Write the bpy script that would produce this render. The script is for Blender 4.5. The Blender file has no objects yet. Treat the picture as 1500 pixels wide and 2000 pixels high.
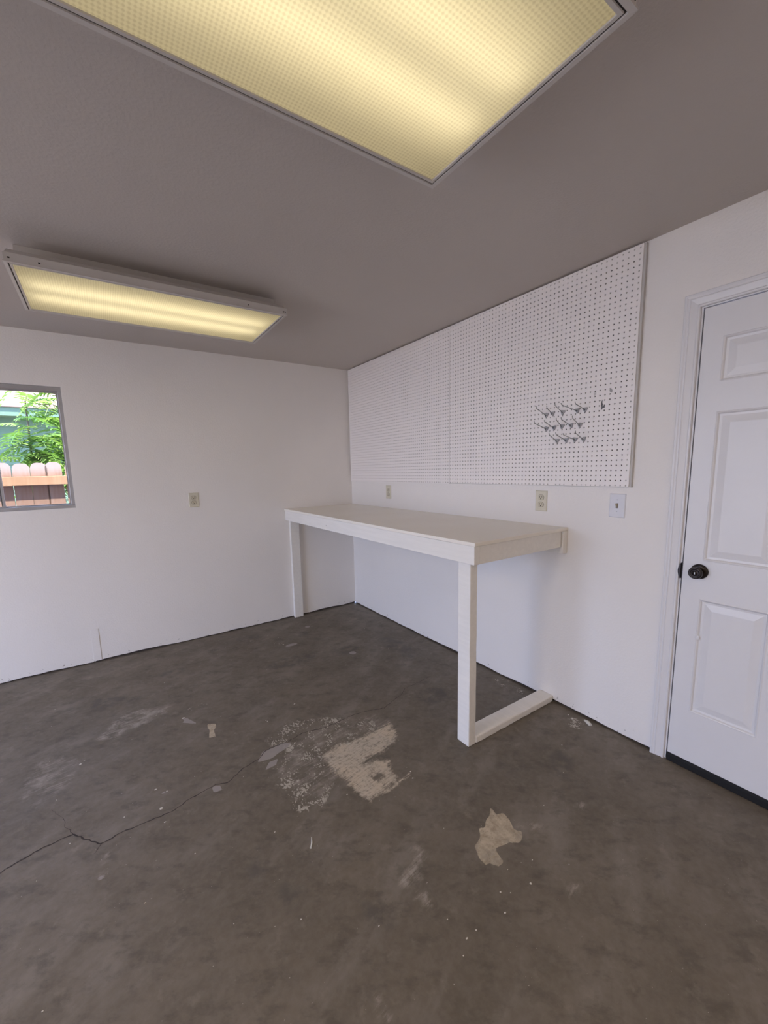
import bpy, bmesh, math, random
import numpy as np
from mathutils import Vector, Matrix

random.seed(7)
rng = np.random.default_rng(7)
sc = bpy.context.scene
COL = sc.collection
R = math.radians
# ------------------------------------------------------------------ camera
RX0, RX1 = -5.6, 0.0            # room extents in x
RY0, RY1 = -6.0, 0.0            # room extents in y
H = 2.4546                      # ceiling height
cam_d = bpy.data.cameras.new('camera')
cam = bpy.data.objects.new('camera', cam_d)
COL.objects.link(cam)
fw = Vector((0.54252662, 0.8278845, -0.14238019))
rt = Vector((0.83424471, -0.55086174, -0.02423041))
up = Vector((0.09849178, 0.10563427, 0.98951542))
M = Matrix((rt, up, -fw)).transposed().to_4x4()
M.translation = Vector((-2.19116957, -3.74765242, 1.45076088))
cam.matrix_world = M
cam_d.sensor_fit = 'VERTICAL'
cam_d.sensor_height = 36.0
cam_d.lens = 36.0 * 795.5555 / 2000.0
cam_d.shift_x = (750 - 729.8) / 2000.0
cam_d.shift_y = 31.05 / 2000.0
cam_d.clip_start = 0.02
sc.camera = cam
# ------------------------------------------------------------------ world, sun, exposure
W = bpy.data.worlds.new('world')
sc.world = W
W.use_nodes = True
nt = W.node_tree
bg = nt.nodes['Background']
tc = nt.nodes.new('ShaderNodeTexCoord')
sep = nt.nodes.new('ShaderNodeSeparateXYZ')
rmp = nt.nodes.new('ShaderNodeValToRGB')
nt.links.new(tc.outputs['Generated'], sep.inputs[0])
nt.links.new(sep.outputs['Z'], rmp.inputs[0])
nt.links.new(rmp.outputs[0], bg.inputs[0])
rmp.color_ramp.elements[0].position = 0.0
rmp.color_ramp.elements[0].color = (0.58, 0.70, 1.0, 1)
rmp.color_ramp.elements[1].position = 0.6
rmp.color_ramp.elements[1].color = (0.36, 0.52, 1.0, 1)
bg.inputs[1].default_value = 8.5
SUN_E = 36.0
sd = bpy.data.lights.new('sun', 'SUN')
sd.energy = SUN_E
sd.angle = R(0.6)
sd.color = (1.0, 0.95, 0.87)
sun = bpy.data.objects.new('sun', sd)
COL.objects.link(sun)
sdir = Vector((0.12, -0.33, 0.94))       # towards the sun
sun.rotation_euler = sdir.to_track_quat('Z', 'Y').to_euler()
GY0, GY1, GZ = -3.1, -0.9, 2.13          # garage opening
pd = bpy.data.lights.new('garage_opening_portal', 'AREA')
pd.shape = 'RECTANGLE'
pd.size = GY1 - GY0
pd.size_y = GZ
pd.cycles.is_portal = True
po = bpy.data.objects.new('garage_opening_portal', pd)
COL.objects.link(po)
po.location = (RX0 - 0.02, (GY0 + GY1) / 2, GZ / 2)
po.rotation_euler = (R(90), 0, R(-90))
FILL_A, FILL_B = 38.0, 15.0               # warm fill from two fixtures added out of view
TUBE_E = 2.35
sc.view_settings.view_transform = 'Standard'
sc.view_settings.look = 'None'
sc.view_settings.exposure = 0.20
sc.view_settings.gamma = 1.0
sc.view_settings.use_curve_mapping = False
sc.cycles.max_bounces = 14
sc.cycles.diffuse_bounces = 8
sc.cycles.transmission_bounces = 8
sc.cycles.sample_clamp_indirect = 6.0

# ------------------------------------------------------------------ helpers
def tag(o, label=None, cat=None, group=None, kind=None):
    if label: o['label'] = label
    if cat: o['category'] = cat
    if group: o['group'] = group
    if kind: o['kind'] = kind
    return o
def empty(name, loc=(0, 0, 0), **k):
    o = bpy.data.objects.new(name, None)
    o.location = loc
    o.empty_display_size = 0.05
    COL.objects.link(o)
    return tag(o, **k)
def origin(o):
    v = Vector((0, 0, 0))
    while o is not None:
        v += Vector(o.location); o = o.parent
    return v
def link(name, me, mat, parent=None, smooth=False):
    """mesh given in world coordinates; becomes an object whose origin is its parent's"""
    if parent is not None:
        me.transform(Matrix.Translation(-origin(parent)))
    o = bpy.data.objects.new(name, me)
    COL.objects.link(o)
    o.parent = parent
    if mat is not None: me.materials.append(mat)
    if smooth:
        me.polygons.foreach_set('use_smooth', [True] * len(me.polygons))
    return o
def fin(name, bm, mat, parent=None, smooth=False, bevel=0.0, seg=2, **k):
    bmesh.ops.recalc_face_normals(bm, faces=bm.faces)
    if bevel:
        es = [e for e in bm.edges if len(e.link_faces) == 2 and e.calc_face_angle(0) > 0.5]
        bmesh.ops.bevel(bm, geom=es, offset=bevel, segments=seg, profile=0.5, affect='EDGES', clamp_overlap=True)
    me = bpy.data.meshes.new(name)
    bm.to_mesh(me); bm.free()
    return tag(link(name, me, mat, parent, smooth), **k)
def box(bm, x0, x1, y0, y1, z0, z1):
    vs = [bm.verts.new((x, y, z)) for x in (x0, x1) for y in (y0, y1) for z in (z0, z1)]
    for f in ((0, 1, 3, 2), (4, 6, 7, 5), (0, 4, 5, 1), (2, 3, 7, 6), (0, 2, 6, 4), (1, 5, 7, 3)):
        bm.faces.new([vs[i] for i in f])
    return vs
def prism(bm, pts, d):
    """closed planar outline pts, extruded by the vector d"""
    a = [bm.verts.new(p) for p in pts]
    b = [bm.verts.new(Vector(p) + Vector(d)) for p in pts]
    n = len(pts)
    bm.faces.new(a); bm.faces.new(b[::-1])
    for i in range(n):
        bm.faces.new((a[i], b[i], b[(i + 1) % n], a[(i + 1) % n]))
def tube(bm, pts, r, seg=8, cap=True):
    pts = [Vector(p) for p in pts]
    rings = []
    pn = None
    for i, p in enumerate(pts):
        t = (pts[min(i + 1, len(pts) - 1)] - pts[max(i - 1, 0)]).normalized()
        n = t.orthogonal().normalized() if pn is None else (pn - t * pn.dot(t)).normalized()
        pn = n
        b = t.cross(n)
        rr = r[i] if isinstance(r, (list, tuple)) else r
        rings.append([bm.verts.new(p + (n * math.cos(a) + b * math.sin(a)) * rr) for a in [2 * math.pi * k / seg for k in range(seg)]])
    for a, b in zip(rings, rings[1:]):
        for k in range(seg):
            bm.faces.new((a[k], a[(k + 1) % seg], b[(k + 1) % seg], b[k]))
    if cap:
        bm.faces.new(rings[0][::-1]); bm.faces.new(rings[-1])
def lathe(bm, c, ax, prof, seg=32):
    """profile of (distance along ax, radius) turned around the axis ax through c"""
    c = Vector(c); ax = Vector(ax).normalized(); n = ax.orthogonal().normalized(); b = ax.cross(n)
    rings = []
    for d, r in prof:
        if r <= 1e-6: rings.append([bm.verts.new(c + ax * d)])
        else: rings.append([bm.verts.new(c + ax * d + (n * math.cos(a) + b * math.sin(a)) * r) for a in [2 * math.pi * k / seg for k in range(seg)]])
    for p, q in zip(rings, rings[1:]):
        for k in range(seg):
            k2 = (k + 1) % seg
            if len(p) == 1 and len(q) == 1: continue
            if len(p) == 1: bm.faces.new((p[0], q[k2], q[k]))
            elif len(q) == 1: bm.faces.new((p[k], p[k2], q[0]))
            else: bm.faces.new((p[k], p[k2], q[k2], q[k]))

# ------------------------------------------------------------------ materials
class NT:
    def __init__(s, name):
        s.m = bpy.data.materials.new(name); s.m.use_nodes = True
        s.t = s.m.node_tree; s.b = s.t.nodes['Principled BSDF']; s.out = s.t.nodes['Material Output']
    def n(s, typ, **k):
        x = s.t.nodes.new('ShaderNode' + typ)
        for a, v in k.items():
            setattr(x, a, v)
        return x
    def L(s, a, b): s.t.links.new(a, b)
    def put(s, sock, v):
        if hasattr(v, 'is_output') or isinstance(v, bpy.types.NodeSocket): s.L(v, sock)
        else: sock.default_value = v
    def math(s, op, a, b=0.0, clamp=False):
        x = s.n('Math', operation=op, use_clamp=clamp); s.put(x.inputs[0], a); s.put(x.inputs[1], b)
        return x.outputs[0]
    def noise(s, scale, detail=4, rough=0.55, vec=None, mscale=None, rot=None):
        x = s.n('TexNoise'); x.inputs['Scale'].default_value = scale; x.inputs['Detail'].default_value = detail; x.inputs['Roughness'].default_value = rough
        v = vec or s.coord()
        if mscale:
            m = s.n('Mapping')
            if rot: m.vector_type = 'TEXTURE'; m.inputs['Rotation'].default_value = rot; mscale = tuple(1 / q for q in mscale)
            m.inputs['Scale'].default_value = mscale
            s.L(v, m.inputs[0]); v = m.outputs[0]
        s.L(v, x.inputs['Vector'])
        return x.outputs['Fac']
    def coord(s):
        if not hasattr(s, '_c'): s._c = s.n('TexCoord').outputs['Object']
        return s._c
    def ramp(s, v, lo, hi, a=0.0, b=1.0, smooth=True):
        x = s.n('MapRange', interpolation_type='SMOOTHSTEP' if smooth else 'LINEAR')
        s.put(x.inputs[0], v); x.inputs[1].default_value = lo; x.inputs[2].default_value = hi; x.inputs[3].default_value = a; x.inputs[4].default_value = b
        return x.outputs[0]
    def mix(s, f, a, b, typ='MIX'):
        x = s.n('Mix', data_type='RGBA', blend_type=typ)
        s.put(x.inputs[0], f)
        s.put(x.inputs[6], (*a, 1) if isinstance(a, tuple) else a); s.put(x.inputs[7], (*b, 1) if isinstance(b, tuple) else b)
        return x.outputs[2]
    def bump(s, h, strength=0.2, dist=0.002):
        x = s.n('Bump'); x.inputs['Strength'].default_value = strength; x.inputs['Distance'].default_value = dist
        s.L(h, x.inputs['Height']); s.L(x.outputs[0], s.b.inputs['Normal'])
    def col(s, c): s.put(s.b.inputs['Base Color'], (*c, 1) if isinstance(c, tuple) else c)
    def rough(s, r): s.put(s.b.inputs['Roughness'], r)
def plain(name, c, rough=0.5, metal=0.0, var=0.06, scale=30, bump=0.0):
    t = NT(name)
    n = t.noise(scale, 3)
    t.col(t.mix(n, tuple(v * (1 - var) for v in c), tuple(min(1, v * (1 + var)) for v in c)))
    t.rough(rough); t.b.inputs['Metallic'].default_value = metal
    if bump: t.bump(n, bump, 0.001)
    return t.m

WHITE = (0.855, 0.82, 0.785)
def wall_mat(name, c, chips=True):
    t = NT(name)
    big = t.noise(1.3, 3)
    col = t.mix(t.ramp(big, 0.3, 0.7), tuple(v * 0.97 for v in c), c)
    if chips:       # little chips and scuffs along the foot of the drywall
        s = t.n('SeparateXYZ'); t.L(t.coord(), s.inputs[0])
        low = t.ramp(s.outputs['Z'], 0.015, 0.075, 1.0, 0.0)
        sp = t.noise(42, 3, 0.6)
        f = t.math('MULTIPLY', t.ramp(sp, 0.64, 0.70), low)
        col = t.mix(f, col, (0.16, 0.13, 0.11))
    t.col(col); t.rough(0.62)
    peel = t.noise(95, 3, 0.5)
    t.bump(t.ramp(peel, 0.35, 0.7), 0.22, 0.0016)
    return t.m
M_wall = wall_mat('white_wall_paint', WHITE)
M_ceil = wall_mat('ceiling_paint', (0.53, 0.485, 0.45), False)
M_dark = plain('dark_gap', (0.05, 0.04, 0.035), 0.9)
M_trim = plain('semigloss_white_trim', (0.76, 0.75, 0.76), 0.38, scale=12, var=0.02)
def painted_wood(name, c):
    t = NT(name)
    g = t.noise(3, 4, 0.6, mscale=(14, 1.2, 14))
    col = t.mix(t.ramp(g, 0.3, 0.7), tuple(v * 0.95 for v in c), c)
    ch = t.noise(17, 5, 0.7)
    col = t.mix(t.ramp(ch, 0.73, 0.76, 0, 0.55), col, (0.22, 0.18, 0.14))
    t.col(col); t.rough(0.45); t.bump(g, 0.12, 0.0015)
    return t.m
M_bench = painted_wood('painted_bench_wood', (0.84, 0.81, 0.76))
t = NT('bench_top_paint')           # cream gloss paint, a few scratches
c = t.mix(t.ramp(t.noise(2.2, 4), 0.3, 0.7), (0.84, 0.79, 0.70), (0.88, 0.84, 0.76))
sc1 = t.noise(26, 4, 0.7, mscale=(1, 0.35, 1))
c = t.mix(t.ramp(sc1, 0.71, 0.75, 0, 0.6), c, (0.25, 0.21, 0.16))
t.col(c); t.rough(0.32); t.bump(t.noise(60, 2), 0.05, 0.001)
M_btop = t.m
# pegboard: smooth white paint with a few black smudges right of the hooks
t = NT('pegboard_paint')
s = t.n('SeparateXYZ'); t.L(t.coord(), s.inputs[0])
col = t.mix(t.noise(3, 2), (0.89, 0.845, 0.815), (0.905, 0.86, 0.835))
nz = t.noise(120, 3)
def smudge(col, y, z, ry, rz, dens):
    a = t.math('DIVIDE', t.math('SUBTRACT', s.outputs['Y'], y), ry)
    b = t.math('DIVIDE', t.math('SUBTRACT', s.outputs['Z'], z), rz)
    d = t.math('ADD', t.math('MULTIPLY', a, a), t.math('MULTIPLY', b, b))
    d = t.math('ADD', d, t.math('MULTIPLY', t.math('SUBTRACT', nz, 0.5), 3.0))
    return t.mix(t.ramp(d, 0.6, 1.3, dens, 0), col, (0.03, 0.03, 0.03))
for q in ((-2.598, 1.750, 0.004, 0.022, 0.95), (-2.606, 1.738, 0.009, 0.005, 0.9), (-2.640, 1.811, 0.007, 0.011, 0.6), (-2.560, 1.810, 0.007, 0.008, 0.35)):
    col = smudge(col, *q)
t.col(col); t.rough(0.42)
M_peg = t.m
M_hole_shade = plain('hole_shade', (0.05, 0.04, 0.033), 0.9)  # near-black, stands in for the shade inside the peg holes
M_furr = plain('furring_wood_paint', (0.55, 0.53, 0.50), 0.6)
M_steel = plain('zinc_wire', (0.33, 0.33, 0.31), 0.42, 0.85)
M_clip = plain('grey_clip', (0.42, 0.42, 0.43), 0.35, 0.3)
M_ivory = plain('ivory_plastic', (0.66, 0.62, 0.50), 0.32, var=0.02)
M_ivory2 = plain('ivory_receptacle', (0.60, 0.55, 0.42), 0.3, var=0.02)
M_wplast = plain('white_plastic', (0.74, 0.74, 0.78), 0.3, var=0.02)
M_toggle = plain('tan_toggle', (0.40, 0.34, 0.25), 0.35)
M_slot = plain('slot_black', (0.02, 0.015, 0.01), 0.7)
M_screw = plain('screw_metal', (0.45, 0.44, 0.42), 0.35, 0.8)
M_bronze = plain('oil_rubbed_bronze', (0.035, 0.028, 0.027), 0.33, 0.6, 0.2)
M_rubber = plain('black_rubber', (0.006, 0.006, 0.007), 0.8)
M_alu = plain('mill_aluminium', (0.42, 0.41, 0.42), 0.42, 0.6, 0.12, 14)
M_enam = plain('white_enamel', (0.58, 0.55, 0.52), 0.35, 0.0, 0.03)
M_enami = plain('lamp_reflector_white', (0.92, 0.91, 0.87), 0.4)
# floor: worn garage slab.  Vertex masks hold where the stains lie, noise gives their texture
t = NT('worn_concrete')
co = t.coord()
n1 = t.noise(1.1, 6, 0.6); n2 = t.noise(5.5, 6, 0.62); n3 = t.noise(38, 5, 0.65); n5 = t.noise(13, 5, 0.65); n6 = t.noise(9, 6, 0.68, mscale=(1.0, 1.7, 1), rot=(0, 0, -0.6)); n4 = t.noise(2.6, 5, 0.6, mscale=(1.0, 2.6, 1), rot=(0, 0, 0.5))
base = t.mix(t.ramp(n1, 0.32, 0.68), (0.128, 0.105, 0.076), (0.182, 0.151, 0.113))
base = t.mix(t.ramp(n2, 0.30, 0.72, 0.0, 0.75), base, (0.115, 0.094, 0.068))
base = t.mix(t.ramp(n4, 0.48, 0.74, 0.0, 0.7), base, (0.225, 0.196, 0.162))
base = t.mix(t.ramp(n3, 0.3, 0.75, 0.0, 0.22), base, (0.27, 0.245, 0.21))
base = t.mix(t.ramp(n6, 0.48, 0.70, 0.0, 0.62), base, (0.082, 0.068, 0.050))
base = t.mix(t.ramp(n5, 0.56, 0.74, 0.0, 0.4), base, (0.27, 0.235, 0.19))
pit = t.noise(75, 4, 0.6)
base = t.mix(t.ramp(pit, 0.66, 0.74, 0.0, 0.45), base, (0.07, 0.06, 0.05))
wsp = t.noise(105, 2, 0.5, mscale=(1, 1.1, 1))
base = t.mix(t.ramp(wsp, 0.745, 0.77, 0.0, 0.6), base, (0.6, 0.57, 0.5))
A = t.n('Attribute', attribute_name='mask_a'); B = t.n('Attribute', attribute_name='mask_b')
sa = t.n('SeparateColor'); t.L(A.outputs['Color'], sa.inputs[0]); sb = t.n('SeparateColor'); t.L(B.outputs['Color'], sb.inputs[0])
fine = t.noise(60, 6, 0.7); st1 = t.noise(13, 6, 0.72, mscale=(1, 7, 1), rot=(0, 0, R(9))); st2 = t.noise(9, 6, 0.72, mscale=(1, 4, 1), rot=(0, 0, R(103)))
dk = t.ramp(t.math('MULTIPLY', sb.outputs[1], t.math('ADD', t.math('MULTIPLY', t.math('SUBTRACT', n5, 0.5), 3.2), 0.62)), 0.12, 0.7, 0, 0.75)
base = t.mix(dk, base, (0.085, 0.075, 0.063))
lt = t.ramp(t.math('MULTIPLY', sb.outputs[2], t.math('ADD', t.math('MULTIPLY', t.math('SUBTRACT', n5, 0.5), 3.0), t.math('ADD', t.math('MULTIPLY', t.math('SUBTRACT', st1, 0.5), 2.2), 0.5))), 0.1, 0.85, 0, 0.9)
base = t.mix(lt, base, (0.36, 0.32, 0.275))
# scraped paint square
k = t.math('ADD', t.math('MULTIPLY', t.math('SUBTRACT', st1, 0.5), 1.5), t.math('MULTIPLY', t.math('SUBTRACT', fine, 0.5), 1.3))
k = t.math('ADD', k, t.math('MULTIPLY', t.math('SUBTRACT', st2, 0.5), 0.8))
f1 = t.ramp(t.math('ADD', t.math('MULTIPLY', sa.outputs[0], 0.66), t.math('MULTIPLY', k, 1.05)), 0.16, 0.78, 0, 0.85)
f1 = t.math('MULTIPLY', f1, t.ramp(sa.outputs[0], 0.05, 0.25))
pc = t.mix(t.ramp(n2, 0.35, 0.65), (0.62, 0.52, 0.39), (0.56, 0.49, 0.39))
base = t.mix(f1, base, pc)
# speckled paint residue
vo = t.n('TexVoronoi', feature='F1'); vo.inputs['Scale'].default_value = 92
mp = t.n('Mapping'); mp.inputs['Scale'].default_value = (1.0, 0.62, 1); mp.inputs['Rotation'].default_value = (0, 0, 0.4); t.L(co, mp.inputs[0])
wz = t.n('VectorMath', operation='ADD'); nn = t.n('TexNoise'); nn.inputs['Scale'].default_value = 40; t.L(co, nn.inputs['Vector'])
sv = t.n('VectorMath', operation='SCALE'); sv.inputs['Scale'].default_value = 0.035; t.L(nn.outputs['Color'], sv.inputs[0]); t.L(mp.outputs[0], wz.inputs[0]); t.L(sv.outputs[0], wz.inputs[1]); t.L(wz.outputs[0], vo.inputs['Vector'])
clump = t.noise(11, 4, 0.65)
f2 = t.math('ADD', t.math('SUBTRACT', 0.46, vo.outputs['Distance']), t.math('MULTIPLY', t.math('SUBTRACT', clump, 0.56), 2.3))
f2 = t.math('MULTIPLY', t.ramp(f2, 0.0, 0.16), t.ramp(t.math('ADD', sa.outputs[1], t.math('MULTIPLY', t.math('SUBTRACT', clump, 0.5), 1.0)), 0.30, 0.55, 0, 0.72))
base = t.mix(f2, base, (0.54, 0.50, 0.42))
# beige plaster splat
f3 = t.ramp(t.math('ADD', sa.outputs[2], t.math('MULTIPLY', t.math('SUBTRACT', fine, 0.5), 0.5)), 0.42, 0.56, 0, 0.92)
pl = t.mix(t.ramp(n3, 0.3, 0.7), (0.36, 0.29, 0.20), (0.56, 0.48, 0.36))
pl = t.mix(t.ramp(t.noise(12, 5, 0.65), 0.48, 0.66, 0, 0.55), pl, (0.27, 0.24, 0.19))
pl = t.mix(t.ramp(t.noise(150, 3), 0.62, 0.68, 0, 0.7), pl, (0.14, 0.12, 0.08))
base = t.mix(f3, base, pl)
# smooth grey filler
f4 = t.ramp(t.math('ADD', sb.outputs[0], t.math('MULTIPLY', t.math('SUBTRACT', fine, 0.5), 0.25)), 0.42, 0.52, 0, 0.85)
base = t.mix(f4, base, (0.33, 0.30, 0.28))
t.col(base)
t.rough(t.ramp(n2, 0.2, 0.8, 0.48, 0.68))
hh = t.math('ADD', t.math('MULTIPLY', n3, 0.5), t.math('MULTIPLY', t.math('ADD', f3, f1), 0.6))
t.bump(hh, 0.22, 0.003)
M_floor = t.m
# fixture lens: prismatic acrylic gone slightly yellow
def lens_mat(name, pitch):
    t = NT(name)
    s = t.n('SeparateXYZ'); t.L(t.coord(), s.inputs[0])
    sx = t.math('SINE', t.math('MULTIPLY', s.outputs['X'], 2 * math.pi / pitch)); sy = t.math('SINE', t.math('MULTIPLY', s.outputs['Y'], 2 * math.pi / pitch))
    pr = t.math('MULTIPLY', sx, sy)
    dots = t.ramp(t.math('ADD', t.math('MULTIPLY', sx, 0.5), t.math('MULTIPLY', sy, 0.5)), -0.9, 0.5, 0.62, 1.0)
    seam = t.math('ABSOLUTE', t.math('SUBTRACT', t.math('FRACT', t.math('MULTIPLY', s.outputs['X'], 10.7)), 0.5))
    sm = t.ramp(seam, 0.0, 0.016, 0.25, 0.0)
    col = t.mix(dots, (0.50, 0.45, 0.30), (0.93, 0.89, 0.71))
    col = t.mix(sm, col, (1.0, 0.97, 0.8))
    tr = t.n('BsdfTranslucent'); t.L(col, tr.inputs[0])
    gl = t.n('BsdfGlossy'); gl.inputs['Roughness'].default_value = 0.22; gl.inputs[0].default_value = (0.9, 0.88, 0.8, 1)
    df = t.n('BsdfDiffuse'); df.inputs[0].default_value = (0.55, 0.50, 0.36, 1)
    b = t.n('Bump'); b.inputs['Strength'].default_value = 0.5; b.inputs['Distance'].default_value = 0.002; t.L(pr, b.inputs['Height']); t.L(b.outputs[0], gl.inputs['Normal'])
    m1 = t.n('MixShader'); m1.inputs[0].default_value = 0.12; t.L(tr.outputs[0], m1.inputs[1]); t.L(df.outputs[0], m1.inputs[2])
    m2 = t.n('MixShader'); m2.inputs[0].default_value = 0.05; t.L(m1.outputs[0], m2.inputs[1]); t.L(gl.outputs[0], m2.inputs[2])
    t.L(m2.outputs[0], t.out.inputs[0])
    return t.m
M_lens = lens_mat('prismatic_lens', 0.0098)
t = NT('fluorescent_tube')
t.col((0.9, 0.9, 0.85)); t.b.inputs['Emission Color'].default_value = (1.0, 0.88, 0.66, 1); t.b.inputs['Emission Strength'].default_value = TUBE_E
M_tube = t.m
# glass with a light tint
t = NT('window_glass')
gs = t.n('BsdfTransparent'); gs.inputs[0].default_value = (0.66, 0.67, 0.66, 1)
gg = t.n('BsdfGlossy'); gg.inputs['Roughness'].default_value = 0.02
mx = t.n('MixShader'); mx.inputs[0].default_value = 0.02; t.L(gs.outputs[0], mx.inputs[1]); t.L(gg.outputs[0], mx.inputs[2]); t.L(mx.outputs[0], t.out.inputs[0])
M_glass = t.m
def wood(name, a, b):
    t = NT(name)
    g = t.noise(4, 5, 0.6, mscale=(9, 9, 0.8)); o = t.n('ObjectInfo')
    c = t.mix(t.ramp(g, 0.3, 0.7), a, b)
    c = t.mix(t.math('MULTIPLY', o.outputs['Random'], 0.45), c, tuple(v * 0.75 for v in a))
    if name == 'weathered_cedar':      # sun-bleached tops
        s = t.n('SeparateXYZ'); t.L(t.coord(), s.inputs[0])
        c = t.mix(t.ramp(t.math('ADD', s.outputs['Z'], t.math('MULTIPLY', g, 0.08)), 1.52, 1.64, 0, 0.75), c, (0.42, 0.36, 0.36))
    t.col(c); t.rough(0.8); t.bump(g, 0.3, 0.003)
    return t.m
M_picket = wood('weathered_cedar', (0.25, 0.135, 0.09), (0.30, 0.20, 0.16))
M_rail = wood('cedar_rail', (0.36, 0.20, 0.115), (0.42, 0.26, 0.16))
M_teal = plain('teal_siding_paint', (0.16, 0.26, 0.19), 0.6)
M_shing = plain('pinkish_shingle', (0.36, 0.235, 0.205), 0.85, var=0.18, scale=22)
M_conc = plain('driveway_asphalt', (0.24, 0.22, 0.20), 0.8, var=0.1, scale=3)
M_dirt = plain('yard_dirt', (0.26, 0.21, 0.16), 0.9, var=0.25, scale=4)
M_bark = plain('green_bark', (0.16, 0.13, 0.09), 0.8)
def leafm(name, a, b):
    t = NT(name); o = t.n('ObjectInfo')
    c = t.mix(o.outputs['Random'], a, b); t.col(c); t.rough(0.45)
    tr = t.n('BsdfTranslucent'); t.L(t.mix(0.5, c, (0.25, 0.42, 0.05)), tr.inputs[0])
    mx = t.n('MixShader'); mx.inputs[0].default_value = 0.4; t.L(t.b.outputs[0], mx.inputs[1]); t.L(tr.outputs[0], mx.inputs[2]); t.L(mx.outputs[0], t.out.inputs[0])
    return t.m
M_leaf = leafm('sumac_leaf', (0.10, 0.24, 0.06), (0.30, 0.42, 0.10))

# ------------------------------------------------------------------ room shell
def sd_poly(P, poly):
    """signed distance (positive inside) from points P (n,2) to a polygon"""
    poly = np.asarray(poly, float); n = len(poly); d = np.full(len(P), 1e9); ins = np.zeros(len(P), bool)
    for i in range(n):
        a = poly[i]; b = poly[(i + 1) % n]; ab = b - a
        tt = np.clip(((P - a) @ ab) / (ab @ ab + 1e-12), 0, 1)
        d = np.minimum(d, np.hypot(*(P - (a + tt[:, None] * ab)).T))
        c = (a[1] > P[:, 1]) != (b[1] > P[:, 1])
        with np.errstate(divide='ignore', invalid='ignore'):
            xx = (b[0] - a[0]) * (P[:, 1] - a[1]) / (b[1] - a[1] + 1e-12) + a[0]
        ins ^= c & (P[:, 0] < xx)
    return np.where(ins, d, -d)
gx = np.concatenate([np.linspace(RX0, -3.0, 12), np.arange(-2.99, 0.0001, 0.01), [0.14]])
gy = np.concatenate([np.linspace(RY0, -3.7, 10), np.arange(-3.69, 0.0001, 0.01), [0.14]])
X, Y = np.meshgrid(gx, gy, indexing='ij'); P = np.stack([X.ravel(), Y.ravel()], 1)
nx, ny = len(gx), len(gy)
ma = np.zeros((nx * ny, 3)); mb = np.zeros((nx * ny, 3))
def stain(arr, ch, poly, soft=0.012, v=1.0, sub=False):
    p = np.asarray(poly); lo = p.min(0) - 0.12; hi = p.max(0) + 0.12
    k = np.where((P > lo).all(1) & (P < hi).all(1))[0]
    if not len(k): return
    s = np.clip(0.5 + sd_poly(P[k], poly) / (2 * soft), 0, 1) * v
    if sub: arr[k, ch] *= 1 - s
    else: arr[k, ch] = np.maximum(arr[k, ch], s)
def disc(x, y, rx, ry=None, rot=0.0, n=10):
    ry = ry or rx
    return [(x + rx * math.cos(a) * math.cos(rot) - ry * math.sin(a) * math.sin(rot), y + rx * math.cos(a) * math.sin(rot) + ry * math.sin(a) * math.cos(rot)) for a in [2 * math.pi * i / n for i in range(n)]]
scrape = [(-1.394, -1.985), (-1.293, -1.965), (-1.158, -1.983), (-0.954, -1.971), (-0.967, -2.065), (-1.009, -2.115), (-1.124, -2.146), (-1.216, -2.152), (-1.178, -2.167), (-1.125, -2.216), (-1.166, -2.285), (-1.168, -2.35), (-1.238, -2.363), (-1.351, -2.374), (-1.363, -2.339), (-1.378, -2.274), (-1.376, -2.209), (-1.396, -2.144)]
stain(ma, 0, scrape, 0.02)
stain(ma, 0, [(-1.262, -2.259), (-1.218, -2.261), (-1.209, -2.296), (-1.25, -2.297)], 0.01, 0.9, True)
stain(ma, 0, disc(-1.21, -2.16, 0.04, 0.02), 0.02, 0.7, True)
stain(ma, 0, [(-1.285, -2.366), (-1.219, -2.362), (-1.100, -2.343), (-1.100, -2.357), (-1.216, -2.378), (-1.285, -2.384)], 0.006, 0.9)
stain(ma, 1, [(-1.449, -1.62), (-1.315, -1.686), (-1.147, -1.79), (-1.012, -1.917), (-1.147, -1.991), (-1.352, -1.961), (-1.416, -1.999), (-1.383, -2.132), (-1.462, -2.177), (-1.55, -2.277), (-1.688, -2.173), (-1.622, -2.065), (-1.609, -1.908), (-1.534, -1.892), (-1.563, -1.722)], 0.06)
for q in ((-1.08, -0.52, 0.07, 0.04), (-1.86, -0.30, 0.05, 0.03), (-1.83, -1.14, 0.05, 0.03), (-0.10, -2.58, 0.04, 0.05), (-0.06, -2.1, 0.05, 0.12)):
    stain(ma, 1, disc(*q), 0.03, 0.8)
plaster = [(-0.94, -2.701), (-0.943, -2.727), (-0.952, -2.739), (-0.919, -2.751), (-0.924, -2.786), (-0.947, -2.826), (-0.941, -2.843), (-0.929, -2.848), (-0.946, -2.868), (-0.978, -2.878), (-1.011, -2.855), (-1.077, -2.84), (-1.087, -2.87), (-1.091, -2.896), (-1.122, -2.896), (-1.136, -2.873), (-1.144, -2.862), (-1.156, -2.869), (-1.156, -2.833), (-1.132, -2.79), (-1.085, -2.776), (-1.058, -2.744), (-1.036, -2.756), (-1.006, -2.733), (-0.979, -2.73)]
stain(ma, 2, plaster, 0.008)
stain(ma, 2, [(-0.987, -2.768), (-0.957, -2.762), (-0.94, -2.777), (-0.976, -2.815), (-0.993, -2.805), (-0.998, -2.788)], 0.02, 0.5, True)
stain(ma, 2, [(-1.825, -1.362), (-1.778, -1.385), (-1.793, -1.433), (-1.802, -1.439), (-1.809, -1.513), (-1.845, -1.499), (-1.824, -1.423), (-1.832, -1.405)], 0.006, 0.8)
stain(ma, 2, disc(-2.96, -0.27, 0.06, 0.05), 0.03, 0.7)
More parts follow.
